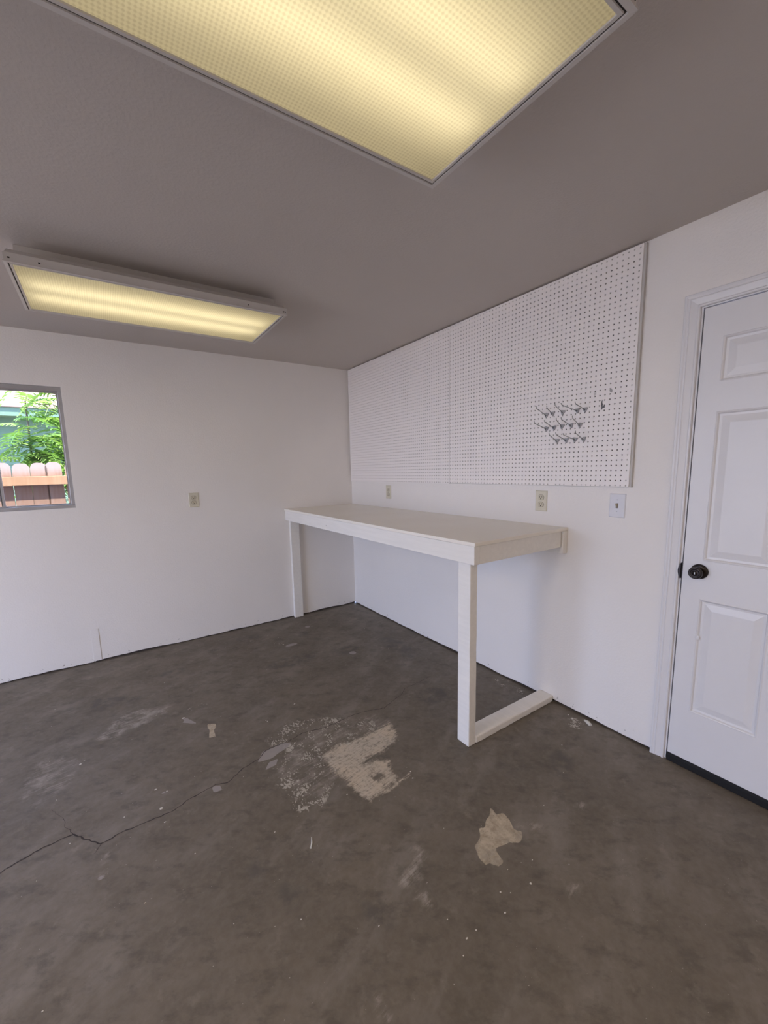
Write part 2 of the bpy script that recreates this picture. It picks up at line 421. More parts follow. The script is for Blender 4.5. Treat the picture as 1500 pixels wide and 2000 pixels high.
for q in ([(-1.681, -1.846), (-1.635, -1.785), (-1.54, -1.778), (-1.482, -1.799), (-1.507, -1.826), (-1.571, -1.842), (-1.612, -1.86)], [(-1.667, -1.922), (-1.633, -1.88), (-1.585, -1.88), (-1.612, -1.917)], [(-1.937, -1.212), (-1.911, -1.23), (-1.877, -1.305), (-1.874, -1.322), (-1.942, -1.259), (-1.928, -1.244)], [(-1.909, -1.881), (-1.875, -1.897), (-1.873, -1.93), (-1.908, -1.923)]):
    stain(mb, 0, q, 0.008)
for q in (disc(-0.723, -0.33, 0.03), disc(-1.0, -0.62, 0.06, 0.03), disc(-0.66, -1.06, 0.035), disc(-2.10, -1.79, 0.016, 0.012), disc(-2.34, -2.105, 0.02, 0.015)):
    stain(mb, 0, q, 0.02, 0.72)
for q in ([(-2.42, -0.725), (-2.399, -0.652), (-2.341, -0.632), (-2.153, -0.752), (-2.086, -0.846), (-2.205, -0.836), (-2.296, -0.814), (-2.385, -0.806)], [(-1.608, -2.707), (-1.522, -2.766), (-1.563, -2.851), (-1.638, -2.817)], disc(-1.57, -0.33, 0.05, 0.03), disc(-1.83, -0.23, 0.05, 0.03), disc(-0.84, -0.45, 0.09, 0.06), disc(-0.68, -0.98, 0.12, 0.08), disc(-0.45, -2.72, 0.13, 0.06, 0.4), disc(-1.25, -0.25, 0.12, 0.07), disc(-0.3, -1.2, 0.1, 0.25), disc(-1.85, -2.4, 0.05, 0.04), disc(-1.8, -2.56, 0.04, 0.06), disc(-1.1, -0.9, 0.22, 0.1), disc(-1.9, -0.55, 0.12, 0.06), disc(-0.55, -1.9, 0.12, 0.1)):
    stain(mb, 1, q, 0.035, 0.75)
for q, v in (([(-2.254, -0.953), (-2.095, -0.958), (-1.98, -0.998), (-1.994, -1.113), (-2.177, -1.16), (-2.281, -1.211), (-2.389, -1.145), (-2.32, -1.058)], .7), ([(-0.945, -2.828), (-0.914, -2.815), (-0.85, -2.847), (-0.828, -2.884), (-0.872, -2.883), (-0.92, -2.845)], .8), ([(-1.356, -2.643), (-1.299, -2.672), (-1.31, -2.716), (-1.369, -2.733), (-1.376, -2.775), (-1.398, -2.768), (-1.436, -2.768), (-1.467, -2.751), (-1.436, -2.715), (-1.383, -2.714), (-1.34, -2.685)], 1.0), ([(-1.427, -2.791), (-1.395, -2.809), (-1.402, -2.873), (-1.433, -2.863), (-1.437, -2.825), (-1.45, -2.808)], 0.95), ([(-1.699, -2.943), (-1.688, -2.978), (-1.694, -3.024), (-1.729, -3.0)], 1.0), ([(-2.335, -2.002), (-2.317, -1.999), (-2.322, -2.043), (-2.335, -2.064), (-2.316, -2.087), (-2.339, -2.11), (-2.352, -2.091), (-2.339, -2.051)], 1.0), ([(-2.437, -2.013), (-2.385, -2.019), (-2.411, -2.031), (-2.43, -2.028)], 0.9), (disc(-2.55, -1.35, 0.12, 0.2), 0.55), (disc(-0.98, -3.1, 0.04, 0.02), .9), (disc(-0.62, -2.92, 0.03, 0.02), .9), (disc(-1.2, -1.95, 0.28, 0.18), 0.5), (disc(-1.5, -2.05, 0.14, 0.2), 0.55)):
    stain(mb, 2, q, 0.02, v)
me = bpy.data.meshes.new('floor')
me.vertices.add(nx * ny)
me.vertices.foreach_set('co', np.column_stack([P, np.zeros(nx * ny)]).ravel())
I, J = np.meshgrid(np.arange(nx - 1), np.arange(ny - 1), indexing='ij'); a = (I * ny + J).ravel()
quads = np.column_stack([a, a + ny, a + ny + 1, a + 1])
me.loops.add(quads.size); me.loops.foreach_set('vertex_index', quads.ravel())
me.polygons.add(len(quads)); me.polygons.foreach_set('loop_start', np.arange(0, quads.size, 4))
me.update(calc_edges=True)
for nm, arr in (('mask_a', ma), ('mask_b', mb)):
    at = me.color_attributes.new(nm, 'FLOAT_COLOR', 'POINT')
    at.data.foreach_set('color', np.column_stack([arr, np.ones(len(arr))]).ravel())
floor = tag(link('floor', me, M_floor), kind='structure', label='worn grey-brown concrete garage slab with a long crack')
bm = bmesh.new(); box(bm, RX0 - 0.1, 0.14, RY0, 0.14, -0.15, -0.004)
fin('slab', bm, M_conc, floor)
# the crack: a jagged dark ribbon, fine side branches
def crack(pts, w0, w1, seed):
    r = random.Random(seed); bm = bmesh.new(); out = []
    for (a, b) in zip(pts, pts[1:]):
        a = Vector(a); b = Vector(b); n = max(2, int((b - a).length / 0.012))
        for i in range(n): out.append(a.lerp(b, i / n) + Vector((r.uniform(-.003, .003), r.uniform(-.003, .003))))
    out.append(Vector(pts[-1])); prev = None
    for i, p in enumerate(out):
        d = (out[min(i + 1, len(out) - 1)] - out[max(0, i - 1)]).normalized(); nrm = Vector((-d.y, d.x)); u = i / (len(out) - 1)
        w = (w0 * (1 - u) + w1 * u) * r.uniform(0.45, 1.25)
        q = (bm.verts.new((p.x + nrm.x * w, p.y + nrm.y * w, 0.0006)), bm.verts.new((p.x - nrm.x * w, p.y - nrm.y * w, 0.0006)))
        if prev: bm.faces.new((prev[0], q[0], q[1], prev[1]))
        prev = q
    return bm
cr = [(-2.95, -1.98), (-2.78, -1.90), (-2.655, -1.865), (-2.599, -1.845), (-2.532, -1.824), (-2.433, -1.821), (-2.397, -1.874), (-2.34, -1.939), (-2.266, -1.925), (-2.202, -1.925), (-2.085, -1.931), (-2.008, -1.9), (-1.893, -1.878), (-1.84, -1.9), (-1.753, -1.847), (-1.661, -1.824), (-1.614, -1.782), (-1.486, -1.783), (-1.402, -1.762), (-1.304, -1.788), (-1.225, -1.793), (-1.08, -1.78), (-0.983, -1.799), (-0.892, -1.831)]
for pts, a, b in ((cr, 0.0033, 0.0018), ([(-2.34, -1.939), (-2.362, -1.975)], 0.0018, 0.0006), ([(-2.433, -1.821), (-2.466, -1.757), (-2.474, -1.705), (-2.525, -1.611)], 0.0009, 0.0005), ([(-0.892, -1.831), (-0.705, -1.767), (-0.653, -1.728), (-0.413, -1.71)], 0.0016, 0.0009), ([(-2.72, -1.98), (-2.66, -1.99)], 0.0015, 0.0006)):
    bm = crack(pts, a, b, len(pts)); fin('crack', bm, M_dark, floor)
# flecks of white paint and the little curl of paint
bm = bmesh.new()
M_fleck = plain('white_paint_fleck', (0.62, 0.59, 0.52), 0.6)
fl = [(-2.129, -1.747, 6), (-2.12, -1.884, 8), (-2.087, -1.791, 5), (-2.116, -1.973, 5), (-2.43, -1.335, 6), (-1.388, -2.994, 4), (-1.231, -3.012, 4), (-1.347, -2.994, 3), (-1.325, -1.466, 6), (-0.684, -0.342, 7), (-1.056, -0.574, 8), (-1.258, -0.334, 6), (-0.071, -2.552, 7), (-0.053, -2.516, 6), (-1.412, -2.286, 4), (-1.108, -2.379, 4), (-1.09, -2.34, 4), (-1.08, -3.0, 4), (-1.93, -1.215, 10), (-1.19, -2.96, 4), (-1.4, -2.92, 3), (-1.43, -3.02, 3), (-1.0, -2.95, 3)]
for i in range(70): fl.append((rng.uniform(-2.6, -0.1), rng.uniform(-3.1, -0.1), rng.uniform(1.2, 3.2)))
for x, y, r in fl:
    r *= 0.001; n = 7; a0 = rng.uniform(0, 6); el = rng.uniform(0.5, 1)
    vs = [bm.verts.new((x + r * math.cos(a0 + 2 * math.pi * i / n) * rng.uniform(.7, 1.1), y + el * r * math.sin(a0 + 2 * math.pi * i / n) * rng.uniform(.7, 1.1), 0.0012)) for i in range(n)]
    tp = bm.verts.new((x, y, 0.002)); bt = [bm.verts.new((v.co.x, v.co.y, 0.0002)) for v in vs]
    for i in range(n):
        bm.faces.new((vs[i], vs[(i + 1) % n], tp)); bm.faces.new((bt[i], bt[(i + 1) % n], vs[(i + 1) % n], vs[i]))
for pts, w in (([(-1.636, -2.392), (-1.645, -2.415), (-1.660, -2.437)], 0.0035), ([(-0.028, -2.598), (-0.035, -2.62), (-0.05, -2.648)], 0.012)):
    tube(bm, [(x, y, 0.0005) for x, y in pts], [w * 0.4, w, w * 0.8], 6)
fin('paint_fleck', bm, M_fleck, floor, kind='stuff')

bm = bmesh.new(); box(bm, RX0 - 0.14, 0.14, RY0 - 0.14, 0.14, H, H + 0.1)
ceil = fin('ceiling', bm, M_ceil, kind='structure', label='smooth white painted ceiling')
bm = bmesh.new(); box(bm, RX0 - 0.5, 0.5, RY0 - 0.5, 0.45, H + 0.1, H + 0.24)
fin('roof', bm, M_shing, kind='structure')

def wall(name, u0, u1, holes, to3, thick, label, jag=True, jag0=None):
    """wall in (u,z) with rectangular holes [(ua,ub,za,zb)], ragged drywall foot"""
    bm = bmesh.new()
    us = sorted({u0, u1} | {h[0] for h in holes} | {h[1] for h in holes})
    zb = 0.12
    zs = sorted({zb, H} | {h[2] for h in holes if h[2] > zb} | {h[3] for h in holes})
    def b3(ua, ub, za, zc):
        a = to3(ua, za, 0); b = to3(ub, zc, thick)
        box(bm, min(a[0], b[0]), max(a[0], b[0]), min(a[1], b[1]), max(a[1], b[1]), za, zc)
    for ua, ub in zip(us, us[1:]):
        for za, zc in zip(zs, zs[1:]):
            m = ((ua + ub) / 2, (za + zc) / 2)
            if any(h[0] < m[0] < h[1] and h[2] < m[1] < h[3] for h in holes): continue
            b3(ua, ub, za, zc)
        if any(h[2] <= 0.001 and h[0] < (ua + ub) / 2 < h[1] for h in holes): continue
        n = max(1, int((ub - ua) / 0.03)); z = 0.012
        lo = []
        for i in range(n + 1):
            z = min(0.018, max(0.007, z + random.uniform(-0.0025, 0.0025)))
            lo.append((ua + (ub - ua) * i / n, z))
        pts = [to3(u, zz, 0) for u, zz in lo] + [to3(ub, zb, 0), to3(ua, zb, 0)]
        d = Vector(to3(0, 0, 0.0127)) - Vector(to3(0, 0, 0))
        prism(bm, pts, d)
    bmesh.ops.remove_doubles(bm, verts=bm.verts, dist=1e-5)
    w = fin(name, bm, M_wall, kind='structure', label=label)
    bm = bmesh.new()
    for ua, ub in zip(us, us[1:]):
        if any(h[2] <= 0.001 and h[0] < (ua + ub) / 2 < h[1] for h in holes): continue
        a = to3(ua, 0, 0.0129); b = to3(ub, 0, thick)
        box(bm, min(a[0], b[0]), max(a[0], b[0]), min(a[1], b[1]), max(a[1], b[1]), 0.0, zb)
    fin('sill_plate', bm, M_dark, w)
    return w
WX0, WX1, WZ0, WZ1 = -3.215, -2.381, 1.2215, 2.087
wb = wall('wall_back', RX0, 0.0, [(WX0, WX1, WZ0, WZ1)], lambda u, z, t: (u, t, z), 0.14, 'white wall with the window')
DY0, DY1, DZ = -3.775, -2.975, 2.105
wr = wall('wall_right', RY0, 0.0, [(DY0, DY1, 0.0, DZ)], lambda u, z, t: (t, u, z), 0.14, 'white wall with pegboards, bench and door')
wl = wall('wall_left', RY0, 0.14, [(GY0, GY1, 0.0, GZ)], lambda u, z, t: (RX0 - t, u, z), 0.14, 'wall with the garage opening')
wf = wall('wall_front', RX0, 0.14, [], lambda u, z, t: (u, RY0 - t, z), 0.14, 'plain wall behind the camera')
# low rectangular painted-over patch on the window wall
bm = bmesh.new(); box(bm, -2.389, -2.338, -0.0030, 0.0, 0.012, 0.268)
fin('wall_patch', bm, M_wall, wb, bevel=0.0006, seg=1, label='painted-over rectangular patch')

# ------------------------------------------------------------------ window
win = empty('window_1', (-2.8, 0.03, WZ0), kind='structure', label='aluminium sliding window looking onto the fence')
bm = bmesh.new()
fwid = 0.024
y0, y1 = 0.022, 0.075
for q in ((WX0, WX1, WZ0, WZ0 + fwid), (WX0, WX1, WZ1 - 0.03, WZ1)): box(bm, q[0], q[1], y0, y1, q[2], q[3])
for q in ((WX0, WX0 + fwid), (WX1 - fwid, WX1)): box(bm, q[0], q[1], y0, y1, WZ0 + fwid, WZ1 - 0.03)
fin('window_frame', bm, M_alu, win, bevel=0.002, label='grey aluminium frame')
def sash(xa, xb, ya, yb, name):
    bm = bmesh.new(); w = 0.013
    za, zc = WZ0 + fwid - 0.004, WZ1 - 0.026
    # ring with rounded inner corners
    def rr(x0, x1, z0, z1, r, n=5):
        o = []
        for cx, cz, a0 in ((x1 - r, z1 - r, 0), (x0 + r, z1 - r, 90), (x0 + r, z0 + r, 180), (x1 - r, z0 + r, 270)):
            for i in range(n + 1):
                a = R(a0 + 90 * i / n); o.append((cx + r * math.cos(a), cz + r * math.sin(a)))
        return o
    A = rr(xa, xb, za, zc, 0.001); B = rr(xa + w, xb - w, za + w, zc - w, 0.012); n = len(A)
    va = [[bm.verts.new((x, y, z)) for x, z in pts] for y in (ya, yb) for pts in (A, B)]
    for i in range(n):
        j = (i + 1) % n
        bm.faces.new((va[0][i], va[0][j], va[1][j], va[1][i])); bm.faces.new((va[2][i], va[3][i], va[3][j], va[2][j]))
        bm.faces.new((va[0][i], va[2][i], va[2][j], va[0][j])); bm.faces.new((va[1][i], va[1][j], va[3][j], va[3][i]))
    f = fin('sash', bm, M_alu, win)
    bm = bmesh.new(); ym = (ya + yb) / 2; box(bm, xa + 0.008, xb - 0.008, ym - 0.002, ym + 0.002, za + 0.008, zc - 0.008)
    fin('pane', bm, M_glass, f)
sash(-2.798, WX1 - 0.020, 0.050, 0.066, 'sash')
sash(WX0 + 0.020, -2.776, 0.030, 0.046, 'sash')
bm = bmesh.new()
lathe(bm, (-2.797, 0.0300, 1.60), (0, -1, 0), [(0, 0.010), (0.006, 0.010), (0.008, 0.0)], 12)
fin('latch', bm, M_alu, win)

# ------------------------------------------------------------------ door
SX = -0.004                                      # door face
SY0, SY1, SZ0, SZ1 = -3.762, -2.999, 0.042, 2.086
door = empty('door_1', (0, SY1, 0), kind='structure', label='white six-panel steel door with black knob')
ycut = [SY0, -3.692, -3.454, -3.308, -3.070, SY1]
zcut = [SZ0, 0.290, 0.838, 1.013, 1.657, 1.778, 1.960, SZ1]
bm = bmesh.new()
def ring(y0, y1, z0, z1, ins, dep):
    return [bm.verts.new((SX + dep, y, z)) for y, z in ((y0 + ins, z0 + ins), (y1 - ins, z0 + ins), (y1 - ins, z1 - ins), (y0 + ins, z1 - ins))]
for i in range(5):
    for j in range(7):
        y0, y1, z0, z1 = ycut[i], ycut[i + 1], zcut[j], zcut[j + 1]
        a = ring(y0, y1, z0, z1, 0, 0)
        if i in (1, 3) and j in (1, 3, 5):
            for ins, dep in ((0.003, -0.0015), (0.007, 0.0005), (0.011, 0.0075), (0.020, 0.0085), (0.046, 0.0030), (0.049, 0.0026)):
                b = ring(y0, y1, z0, z1, ins, dep)
                for k in range(4): bm.faces.new((a[k], a[(k + 1) % 4], b[(k + 1) % 4], b[k]))
                a = b
        bm.faces.new(a)
bmesh.ops.remove_doubles(bm, verts=bm.verts, dist=1e-5)
bl = [e for e in bm.edges if len(e.link_faces) == 1]
ex = bmesh.ops.extrude_edge_only(bm, edges=bl)
nv = [g for g in ex['geom'] if isinstance(g, bmesh.types.BMVert)]
for v in nv: v.co.x = SX + 0.044
bmesh.ops.contextual_create(bm, geom=[e for e in bm.edges if len(e.link_faces) == 1])
fin('door_slab', bm, M_trim, door)
# small dent at the edge of the lower panel
bm = bmesh.new(); lathe(bm, (SX + 0.001, -3.0745, 0.655), (-1, 0, 0), [(0.0, 0.011), (0.0018, 0.007), (0.0022, 0.0)], 14)
fin('dent', bm, M_trim, door, smooth=True)
bm = bmesh.new()
prism(bm, [(SX - 0.006, SY1, 0.002), (SX + 0.04, SY1, 0.002), (SX + 0.04, SY1, SZ0 - 0.001), (SX - 0.003, SY1, SZ0 - 0.001), (SX - 0.006, SY1, SZ0 - 0.012)], (0, SY0 - SY1, 0))
fin('door_sweep', bm, M_rubber, door, bevel=0.001, label='black rubber door sweep')
KY, KZ = -3.062, 0.963
kb = bmesh.new(); lathe(kb, (SX, KY, KZ), (-1, 0, 0), [(0, 0.0), (0, 0.0335), (0.004, 0.0335), (0.008, 0.030), (0.010, 0.026), (0.011, 0.014)])
ros = fin('rosette', kb, M_bronze, door, smooth=True)
kb = bmesh.new(); lathe(kb, (SX, KY, KZ), (-1, 0, 0), [(0.010, 0.013), (0.024, 0.012), (0.030, 0.018), (0.038, 0.0255), (0.046, 0.0270), (0.052, 0.0255), (0.0545, 0.0235), (0.0555, 0.0175), (0.0535, 0.0165), (0.0530, 0.010), (0.0550, 0.0095), (0.0555, 0.0)])
knob = fin('door_knob', kb, M_bronze, door, smooth=True, label='dark bronze keyed knob')
kb = bmesh.new(); box(kb, SX - 0.0560, SX - 0.0553, KY - 0.0012, KY + 0.0012, KZ - 0.005, KZ + 0.005)
fin('keyhole', kb, M_screw, knob)
# jamb, stop and strike
bm = bmesh.new()
jd = 0.11
box(bm, 0.0, jd, -2.993, DY1 - 0.0005, 0.0, 2.092)
box(bm, 0.0, jd, DY0 + 0.0005, -3.768, 0.0, 2.092)
box(bm, 0.0, jd, DY0 + 0.0005, DY1 - 0.0005, 2.092, DZ - 0.0005)
box(bm, 0.045, 0.06, -3.005, -2.993, 0.0, 2.092)
box(bm, 0.045, 0.06, -3.768, -3.754, 0.0, 2.092)
box(bm, 0.045, 0.06, -3.768, -2.993, 2.080, 2.092)
fin('door_jamb', bm, M_trim, door)
bm = bmesh.new(); box(bm, 0.0412, 0.0448, -3.004, -2.9932, 0.03, 2.085); fin('gap_shade_strip', bm, M_rubber, door)  # black strip added to paint the shade in the slab-to-jamb gap
bm = bmesh.new()
n = 12
pts = [(-0.0145 + 0.0, -2.9935 + 0.011 * math.sin(math.pi * i / n), 0.918 + 0.074 * i / n) for i in range(n + 1)]
prism(bm, pts, (0.0145, 0, 0))
fin('strike_plate', bm, M_bronze, door, label='black strike plate on the jamb')
bm = bmesh.new(); box(bm, 0.002, 0.13, DY0 + 0.001, DY1 - 0.001, 0.0003, 0.0019)
fin('threshold', bm, M_alu, door)
# casing: mitred colonial profile
prof = [(0.0, 0.0), (0.0, 0.0095), (0.0025, 0.0125), (0.0075, 0.0130), (0.0100, 0.0105), (0.0130, 0.0098), (0.020, 0.0115), (0.034, 0.0150), (0.0365, 0.0168), (0.0400, 0.0150), (0.0440, 0.0152), (0.0490, 0.0175), (0.0560, 0.0175), (0.0585, 0.0150), (0.0585, 0.0)]
bm = bmesh.new(); rows = []
yi0, yi1, zi = -3.772, -2.986, 2.097
for u, tk in prof:
    rows.append([bm.verts.new(p) for p in ((-tk, yi1 + u, 0.0), (-tk, yi1 + u, zi + u), (-tk, yi0 - u, zi + u), (-tk, yi0 - u, 0.0))])
for a, b in zip(rows, rows[1:] + rows[:1]):
    for k in range(3): bm.faces.new((a[k], a[k + 1], b[k + 1], b[k]))
fin('trim_1', bm, M_trim, kind='structure', label='white colonial door casing')

# ------------------------------------------------------------------ workbench
BL = -2.432
bench = empty('workbench', (-0.38, BL / 2, 0), label='white painted wooden workbench built into the corner under the pegboards', cat='workbench')
def slab(name, q, mat, bev=0.0025, wob=0.0, parent=bench, nseg=0, axis=0, **k):
    bm = bmesh.new(); box(bm, *q)
    if nseg:
        ed = [e for e in bm.edges if abs((e.verts[0].co - e.verts[1].co)[axis]) > 1e-4]
        bmesh.ops.subdivide_edges(bm, edges=ed, cuts=nseg, use_grid_fill=True)
    bmesh.ops.recalc_face_normals(bm, faces=bm.faces)
    es = [e for e in bm.edges if len(e.link_faces) == 2 and e.calc_face_angle(0) > 0.5]
    bmesh.ops.bevel(bm, geom=es, offset=bev, segments=2, profile=0.5, affect='EDGES', clamp_overlap=True)
    if wob:
        cs = {}
        for v in bm.verts:
            kx = (round(v.co[axis], 2))
            if kx not in cs: cs[kx] = [random.uniform(-wob, wob) for _ in range(3)]
            o = cs[kx]
            for a in range(3):
                if a != axis: v.co[a] += o[a] * (0.5 + 0.5 * math.sin(v.co[a] * 900))
    return fin(name, bm, mat, parent, **k)
slab('bench_top', (-0.762, -0.001, BL, -0.001, 1.076, 1.095), M_btop, 0.003, 0.0008, nseg=30, axis=1, label='cream painted plywood top')
slab('front_apron', (-0.757, -0.719, BL + 0.008, -0.002, 0.984, 1.0755), M_bench, 0.003, 0.0006, nseg=24, axis=1)
slab('end_apron', (-0.7185, -0.047, BL + 0.010, BL + 0.046, 0.984, 1.0755), M_bench, 0.003)
slab('wall_ledger', (-0.042, -0.001, BL, -0.045, 0.945, 1.0755), M_bench, 0.003)
slab('side_ledger', (-0.7185, -0.001, -0.040, -0.001, 0.984, 1.0755), M_bench, 0.003)
slab('leg', (-0.722, -0.634, -0.040, -0.001, 0.0, 0.9835), M_bench, 0.003)
slab('leg', (-0.735, -0.684, -2.380, -2.297, 0.0, 0.9835), M_bench, 0.004, 0.001, nseg=12, axis=2)
slab('floor_stretcher', (-0.683, -0.001, -2.383, -2.290, 0.0, 0.040), M_bench, 0.006, 0.0022, nseg=22, axis=0)

# ------------------------------------------------------------------ pegboards
IN = 0.0254
ZT = 2.4316                                      # top row of holes
BX0, BX1 = -0.022, -0.0175                       # face and back of the board
def pegboard(y_first, y_last, ncol, ya, yb, za, zb, nrow, name, label, strips, plugs=()):
    """ncol columns of holes from y_first (right) to y_last (left)"""
    p = empty('pegboard', (BX0, (ya + yb) / 2, za), label=label, cat='pegboard', group='pegboards above the bench')
    ys = np.linspace(y_first, y_last, ncol); zs = ZT - IN * np.arange(nrow)
    yc = np.concatenate([[ya], (ys[:-1] + ys[1:]) / 2, [yb]]); zc = np.concatenate([[zb], (zs[:-1] + zs[1:]) / 2, [za]])
    V = []; F = []; idx = {}
    def vid(x, y, z, key=None):
        if key is not None and key in idx: return idx[key]
        V.append((x, y, z)); 
        if key is not None: idx[key] = len(V) - 1
        return len(V) - 1
    r = 0.0036; n = 8
    ang = [R(22.5 + 45 * i) for i in range(8)]
    for i in range(ncol):
        for j in range(nrow):
            y0, y1 = yc[i], yc[i + 1]; z1, z0 = zc[j], zc[j + 1]
            ym, zm = (y0 + y1) / 2, (z0 + z1) / 2
            c = [vid(BX0, yy, zz, (a, b)) for yy, zz, a, b in ((y0, z0, i, j + 1), (y1, z0, i + 1, j + 1), (y1, z1, i + 1, j), (y0, z1, i, j))]
            if (i, j) in plugs:
                F.append(c); continue
            cy, cz = ys[i], zs[j]
            f = [vid(BX0, cy + r * math.cos(a), cz + r * math.sin(a)) for a in ang]
            g = [vid(BX1, cy + r * math.cos(a), cz + r * math.sin(a)) for a in ang]
            # ring: corner 2 = (+,+) near angle 45 -> between f0(22.5) and f1(67.5)
            q = [c[2], c[3], c[0], c[1]]       # ++ , -+ , -- , +-
            for k in range(4):
                a0, a1, a2 = f[2 * k], f[2 * k + 1], f[(2 * k + 2) % 8]
                F.append((q[k], a1, a0)); F.append((q[k], q[(k + 1) % 4], a2, a1))
            for k in range(8): F.append((f[k], f[(k + 1) % 8], g[(k + 1) % 8], g[k]))
    # rim of the board
    b0 = [vid(BX0, y, z) for y, z in ((ya, za), (yb, za), (yb, zb), (ya, zb))]; b1 = [vid(BX1, y, z) for y, z in ((ya, za), (yb, za), (yb, zb), (ya, zb))]
    for k in range(4): F.append((b0[k], b0[(k + 1) % 4], b1[(k + 1) % 4], b1[k]))
    me = bpy.data.meshes.new('perforated_panel'); me.from_pydata(V, [], F); me.update()
    pan = link('perforated_panel', me, M_peg, None); pan.parent = p
    bm = bmesh.new(); box(bm, -0.0009, -0.0003, ya + 0.0335, yb - 0.031, za + 0.022, zb - 0.047); fin('hole_shade_sheet', bm, M_hole_shade, p)  # dark sheet added behind the board so its holes look shaded
    # world-aligned object coordinates keep the smudges in place
    pan.matrix_parent_inverse = Matrix.Translation(-Vector(p.location))
    for q in strips:
        bm = bmesh.new(); box(bm, BX1 + 0.0004, -0.0002, *q); fin('furring_strip', bm, M_furr, p)
    return p
YR = -2.7367; NY = 50
YS = -1.4925                                     # seam
rb = pegboard(YR, -1.5007, NY, -2.7500, YS - 0.0008, 1.334, 2.4455, 44, 'r', 'right-hand white pegboard, holding the metal hooks',
              [(-2.7600, -2.728, 1.331, 2.4455), (-2.727, YS, 2.400, 2.4450), (-2.727, YS, 1.331, 1.352), (YS - 0.03, YS - 0.002, 1.353, 2.399)], plugs={(0, 41), (12, 43), (16, 43)})
lb = pegboard(-1.4755, -0.052, 57, YS + 0.0008, -0.0300, 1.330, 2.4445, 44, 'l', 'left-hand white pegboard, empty, next to the room corner',
              [(YS + 0.002, YS + 0.03, 1.353, 2.399), (YS + 0.002, -0.033, 2.400, 2.4445), (YS + 0.002, -0.033, 1.331, 1.352), (-0.07, -0.033, 1.353, 2.399)])

# ------------------------------------------------------------------ hooks
hooks = [(-2.285, 1.734, .101, .045), (-2.325, 1.738, .060, .039), (-2.386, 1.738, .082, .044), (-2.470, 1.736, .155, .029), (-2.513, 1.736, .100, .035),
         (-2.288, 1.657, .120, .038), (-2.337, 1.659, .095, .039), (-2.385, 1.662, .061, .043), (-2.439, 1.661, .101, .039), (-2.488, 1.658, .076, .046),
         (-2.359, 1.584, .083, .043), (-2.413, 1.584, .103, .040), (-2.464, 1.584, .119, .030), (-2.512, 1.582, .084, .042)]
nth = ['leftmost', 'second from the left', 'middle', 'second from the right', 'rightmost']
n4 = ['leftmost', 'second from the left', 'third from the left', 'rightmost']
hl = ['metal peg hook, %s of the five in the top row' % q for q in nth] + ['metal peg hook, %s of the five in the middle row' % q for q in nth] + ['metal peg hook, %s of the four in the bottom row' % q for q in n4]
clip_me = arm_me = None
for i, (hy, hz, ln, rise) in enumerate(hooks):
    e = empty('pegboard_hook', (BX0 - 0.0005, hy, hz), label=hl[i], cat='hook', group='metal hooks on the right pegboard')
    if clip_me is None:
        bm = bmesh.new()
        # triangular stabiliser: two shoulders and a foot, raised rim round an open middle
        def tri(s, x):
            c = [(-0.0105, 0.0080), (0.0105, 0.0080), (0.0, -0.0110)]; o = []
            for q in range(3):
                a = Vector(c[q]); m = a * s
                for dd in (-50, 0, 50):
                    ang = math.atan2(a.y, a.x) + R(dd); o.append((x, m.x + 0.0035 * math.cos(ang) * s, m.y + 0.0035 * math.sin(ang) * s))
            return sorted(o, key=lambda v: math.atan2(v[2], v[1]))
        L = [tri(1.0, 0.0), tri(1.0, -0.006), tri(0.85, -0.009), tri(0.55, -0.009), tri(0.48, -0.006), tri(0.48, 0.0)]
        vv = [[bm.verts.new(p) for p in l] for l in L]; n = 9
        for a, b in zip(vv, vv[1:]):
            for q in range(n): bm.faces.new((a[q], a[(q + 1) % n], b[(q + 1) % n], b[q]))
        for q in range(n): bm.faces.new((vv[-1][q], vv[-1][(q + 1) % n], vv[0][(q + 1) % n], vv[0][q]))
        bmesh.ops.recalc_face_normals(bm, faces=bm.faces)
        clip_me = bpy.data.meshes.new('clip'); bm.to_mesh(clip_me); bm.free(); clip_me.materials.append(M_clip)
    c = bpy.data.objects.new('clip', clip_me); COL.objects.link(c); c.parent = e; c.rotation_euler = (R([4, -6, 9, -12, 3][i % 5]), 0, 0)
    bm = bmesh.new()
    bend = 0.80
    pts = [Vector((0.004, 0, 0.0)), Vector((-0.004, 0, 0.0)), Vector((-0.009, 0, 0.0005))]
    end = Vector((-ln, 0, rise)); el = Vector((-ln * 0.88, 0, rise * 0.66))
    for q in (0.35, 0.7): pts.append(pts[2].lerp(el, q))
    pts += [el, el.lerp(end, 0.35) + Vector((-0.003, 0, -0.002)), end]
    for v in pts: v.y += 0.05 * v.x * ([0.1, -0.2, 0.3, 0, -0.1][i % 5])
    pts = [v + Vector(e.location) for v in pts]
    tube(bm, pts, 0.0020, 8)
    fin('hook_arm', bm, M_steel, e, smooth=True)

